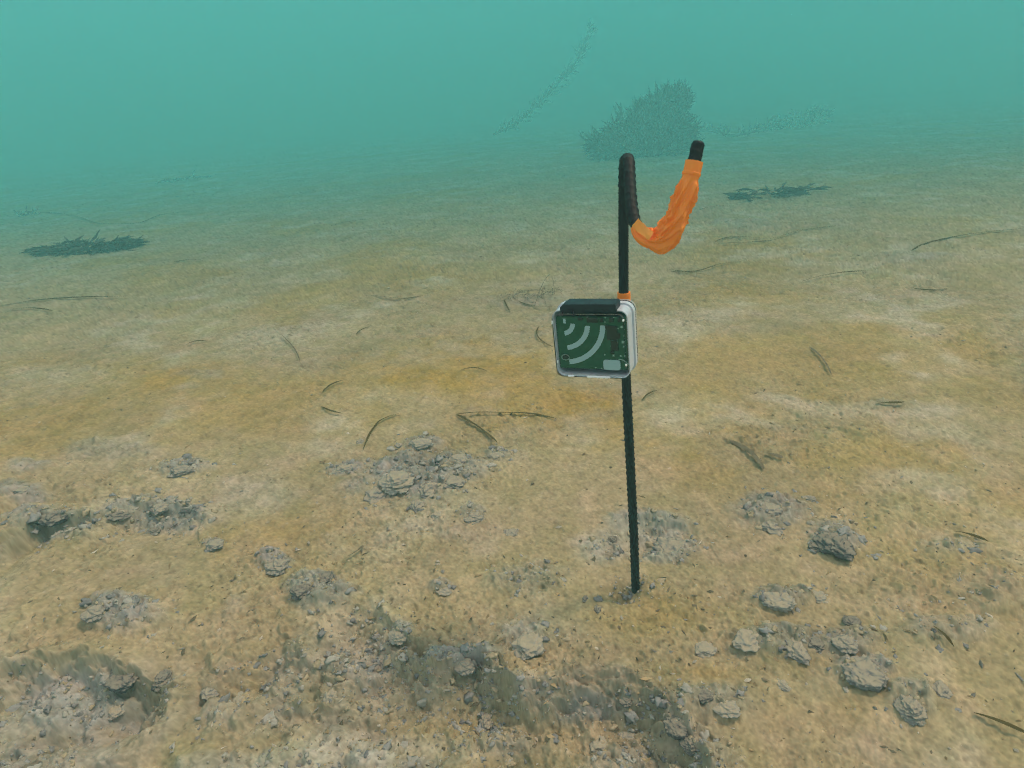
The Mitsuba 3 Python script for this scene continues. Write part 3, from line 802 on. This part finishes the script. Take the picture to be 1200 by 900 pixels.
def flap(pts, thick=.0006, seed=0):
    """A crumpled scrap of tape over a photograph outline: (px, py, depth) corners, first edge to last edge."""
    a, b = [np.array([at_depth(x, y, dep0 + d) for x, y, d in e]) for e in pts]
    n = 14
    A, B = spline(a, n), spline(b, n)
    t = np.linspace(0, 1, 7)[None, :, None]
    G = A[:, None] * (1 - t) + B[:, None] * t
    G = G + (_f * -.0016)[None, None] * (meshkit.fbm(np.stack(np.meshgrid(np.arange(n) * .35, np.arange(7) * .5, [seed + .3], indexing='ij'), -1)[:, :, 0], 2, seed) - .5)[..., None] * 2
    back = G + _f * thick
    v = np.vstack([G.reshape(-1, 3), back.reshape(-1, 3)])
    i, j = np.meshgrid(np.arange(n - 1), np.arange(6), indexing='ij')
    q = np.stack([i * 7 + j, i * 7 + j + 1, (i + 1) * 7 + j + 1, (i + 1) * 7 + j], -1).reshape(-1, 4)
    o = n * 7
    ring = np.concatenate([np.arange(7), np.arange(1, n) * 7 + 6, (n - 1) * 7 + np.arange(5, -1, -1), np.arange(n - 2, 0, -1) * 7])
    rq = np.stack([ring, np.roll(ring, -1), np.roll(ring, -1) + o, ring + o], 1)
    q = np.vstack([q, q[:, ::-1] + o, rq])
    return trimesh.Trimesh(v, np.vstack([q[:, [0, 1, 2]], q[:, [0, 2, 3]]]), process=False)


part(stake, 'tape_end', flap([[(748, 256, -.046), (756, 264, -.050), (766, 272, -.055)], [(741, 264, -.042), (749, 273, -.047), (761, 281, -.054)]], seed=1), 'pale_tape', smooth=40,
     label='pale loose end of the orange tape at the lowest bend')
part(stake, 'tape_end', flap([[(770, 261, -.05), (775, 256, -.05), (780, 252, -.052)], [(774, 266, -.054), (780, 264, -.056), (785, 258, -.057)]], seed=2), 'orange_tape', smooth=40,
     label='small tab of orange tape sticking out above the bend')

# ------------------------------------------------------------------ the case: clear housing with a circuit board in it
YAW, LEAN = math.radians(-23), math.radians(3.0)
front = at_depth(691.3, 405, 0.0 + ((at_y(731.5, 400, D) - EYE) @ _f) - .030)
yawm = np.array([[math.cos(YAW), -math.sin(YAW), 0], [math.sin(YAW), math.cos(YAW), 0], [0, 0, 1]])
CASE = np.eye(4)
CASE[:3, :3] = yawm @ np.array([[math.cos(LEAN), 0, -math.sin(LEAN)], [0, 1, 0], [math.sin(LEAN), 0, math.cos(LEAN)]])
CASE[:3, 3] = front


def put(mesh):
    mesh = mesh.copy()
    mesh.apply_transform(CASE)
    return mesh


W, H = .0560, .0518
case = thing('waterproof_case', 'clear waterproof case with a black latch, strapped to the stake with orange tape', 'case')
outer, inner = rrect(W, H, .0055), rrect(W - .0040, H - .0040, .0040)
part(case, 'front_pane', put(plate(rrect(W - .003, H - .003, .0045), .0004, .0005)), 'clear_plastic')
part(case, 'front_rim', put(plate(outer.difference(inner), 0, .0030)), 'solid_clear', smooth=30)
part(case, 'side_wall', put(plate(rrect(W + .0012, H + .0006, .006).difference(rrect(W - .0006, H - .0012, .0050)), .0032, .0205)), 'frosted_plastic', smooth=30)
part(case, 'side_flange', put(plate(rrect(W + .0040, H + .0030, .0075).difference(rrect(W - .0022, H - .0028, .0045)), .0175, .0225)), 'frosted_plastic', smooth=30)
part(case, 'gasket', put(plate(rrect(W + .0036, H + .0026, .0075), .0226, .0250)), 'black_plastic', smooth=30)
part(case, 'back_door', put(plate(rrect(W + .0030, H + .0020, .0072), .0251, .0290)), 'hazy_plastic', smooth=30)
# latch on the top
lp = Polygon([(-.0215, 0), (.0205, 0), (.0205, .0044), (.0195, .0058), (-.0180, .0058), (-.0215, .0036)]).buffer(-.0006).buffer(.0006)
lm = plate(lp, .0012, .0150)
lm.apply_translation([.0004, 0, H / 2 - .0002])
part(case, 'latch', put(lm), 'black_plastic', smooth=30)
lb = plate(sbox(-.021, 0, .021, .0014), .0010, .0019)
lb.apply_translation([.0004, 0, H / 2 + .0004])
part(case, 'latch_hinge', put(lb), 'black_plastic', smooth=30)
# small white pieces added on the rim, their colour standing in for glints
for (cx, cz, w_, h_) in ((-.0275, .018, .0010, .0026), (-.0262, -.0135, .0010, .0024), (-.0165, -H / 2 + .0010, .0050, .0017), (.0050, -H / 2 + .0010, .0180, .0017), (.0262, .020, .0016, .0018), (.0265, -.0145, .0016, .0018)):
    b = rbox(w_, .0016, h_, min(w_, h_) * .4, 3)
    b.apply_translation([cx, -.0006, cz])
    part(case, 'glint_piece', put(b), 'white_glint', smooth=True)
b = rbox(.001, .002, .004, .0004, 3)
b.apply_translation([-.0105, -.0002, H / 2 - .0012])
part(case, 'rim_tab', put(b), 'black_plastic', smooth=True)
# clear tab of the door sticking out on the left
tb = plate(rrect(.016, .016, .002), .0252, .0258)
tb.apply_translation([-W / 2 - .004, 0, .0205])
part(case, 'clear_tab', put(tb), 'clear_plastic')
# orange tape band that ties the case to the stake
cb = at_y(731.5, 352, D)
bp = spline([at_y(731.3, 358.5, D), at_y(731, 342.5, D)], 10)
bm = tube(bp, .0050, 28)
part(stake, 'tape_band', bm, 'orange_tape', smooth=40, label='narrow orange tape band above the case')
pp = rbox(.011, .010, .030, .002, 3)
pp.apply_translation([.0135, .0315, 0])
part(case, 'back_clip', put(pp), 'black_plastic', smooth=30)

board = thing('circuit_board', 'green circuit board with pale curved bars, inside the clear case', 'circuit board')
BY = .0052
U = 9.0e-5
bw, bh = .0528, .0415
bo = lambda cx, cy: ((cx - 460) * U, (527 - cy) * U)
bpoly = rrect(bw, bh, .0012)
part(board, 'board_base', put(plate(bpoly, BY, BY + .0016)), 'board_green')
cx, cz = bo(215, 352)
for k, (r0_, wd, t0, t1) in enumerate(((94, 40, -4, -80), (222, 42, -6, -82), (350, 44, -3, -84))):
    a = np.radians(np.linspace(t0, t1, 40))
    o_, i_ = (r0_ + wd / 2) * U, (r0_ - wd / 2) * U
    poly = Polygon(np.vstack([np.stack([cx + o_ * np.cos(a), cz + o_ * np.sin(a)], 1), np.stack([cx + i_ * np.cos(a[::-1]), cz + i_ * np.sin(a[::-1])], 1)]))
    part(board, 'curved_bar', put(plate(poly, BY - .00018, BY - .00003)), 'board_print')
x_, z_ = bo(240, 335)
part(board, 'corner_mark', put(plate(affinity.translate(sbox(-.0010, -.0019, .0010, .0019), x_, z_), BY - .00018, BY - .00003)), 'board_print')
x_, z_ = bo(622, 715)
part(board, 'label_block', put(plate(affinity.translate(rrect(.0130, .0080, .0018), x_, z_), BY - .0009, BY - .00003)), 'board_print', smooth=30)
g = np.random.default_rng(21)
chip = [(640, 430, 88, 120), (655, 540, 60, 90), (690, 455, 30, 50), (480, 322, 90, 44), (560, 322, 28, 36), (640, 320, 34, 40), (705, 318, 26, 40), (380, 312, 40, 24), (600, 380, 30, 36), (632, 600, 30, 22), (225, 650, 50, 40)]
for c in chip:
    x_, z_ = bo(c[0], c[1])
    bxm = rbox(c[2] * U, .0012, c[3] * U, .0003, 2)
    bxm.apply_translation([x_, BY - .0006, z_])
    part(board, 'chip', put(bxm), 'chip_black', smooth=30)
dots = [(720, 380, 18), (725, 510, 22), (640, 630, 16), (700, 632, 14), (736, 630, 14), (728, 550, 12), (565, 625, 12), (590, 300, 12), (440, 300, 12), (660, 300, 10), (625, 545, 10), (690, 395, 10), (735, 455, 10), (585, 340, 10), (530, 750, 10), (480, 745, 12)]
for c in dots:
    x_, z_ = bo(c[0], c[1])
    bxm = rbox(c[2] * U, .0007, c[2] * U, .0002, 2)
    bxm.apply_translation([x_, BY - .0003, z_])
    part(board, 'solder_point', put(bxm), 'solder', smooth=30)
wp = np.array([[*bo(680, 665), 0], [*bo(720, 662), .0012], [*bo(760, 690), .0018], [*bo(775, 730), .0008]])
wire = np.stack([wp[:, 0], BY - .0006 - wp[:, 2], wp[:, 1]], 1)
part(board, 'wire', put(tube(spline(wire, 24), .00035, 8)), 'solder', smooth=True)
wp = np.array([[bo(225, 655)[0] + .0030 * math.cos(t), BY - .0012, bo(225, 655)[1] + .0022 * math.sin(t)] for t in np.linspace(0, 6.2, 30)])
part(board, 'wire', put(tube(wp, .00025, 8)), 'solder', smooth=True)
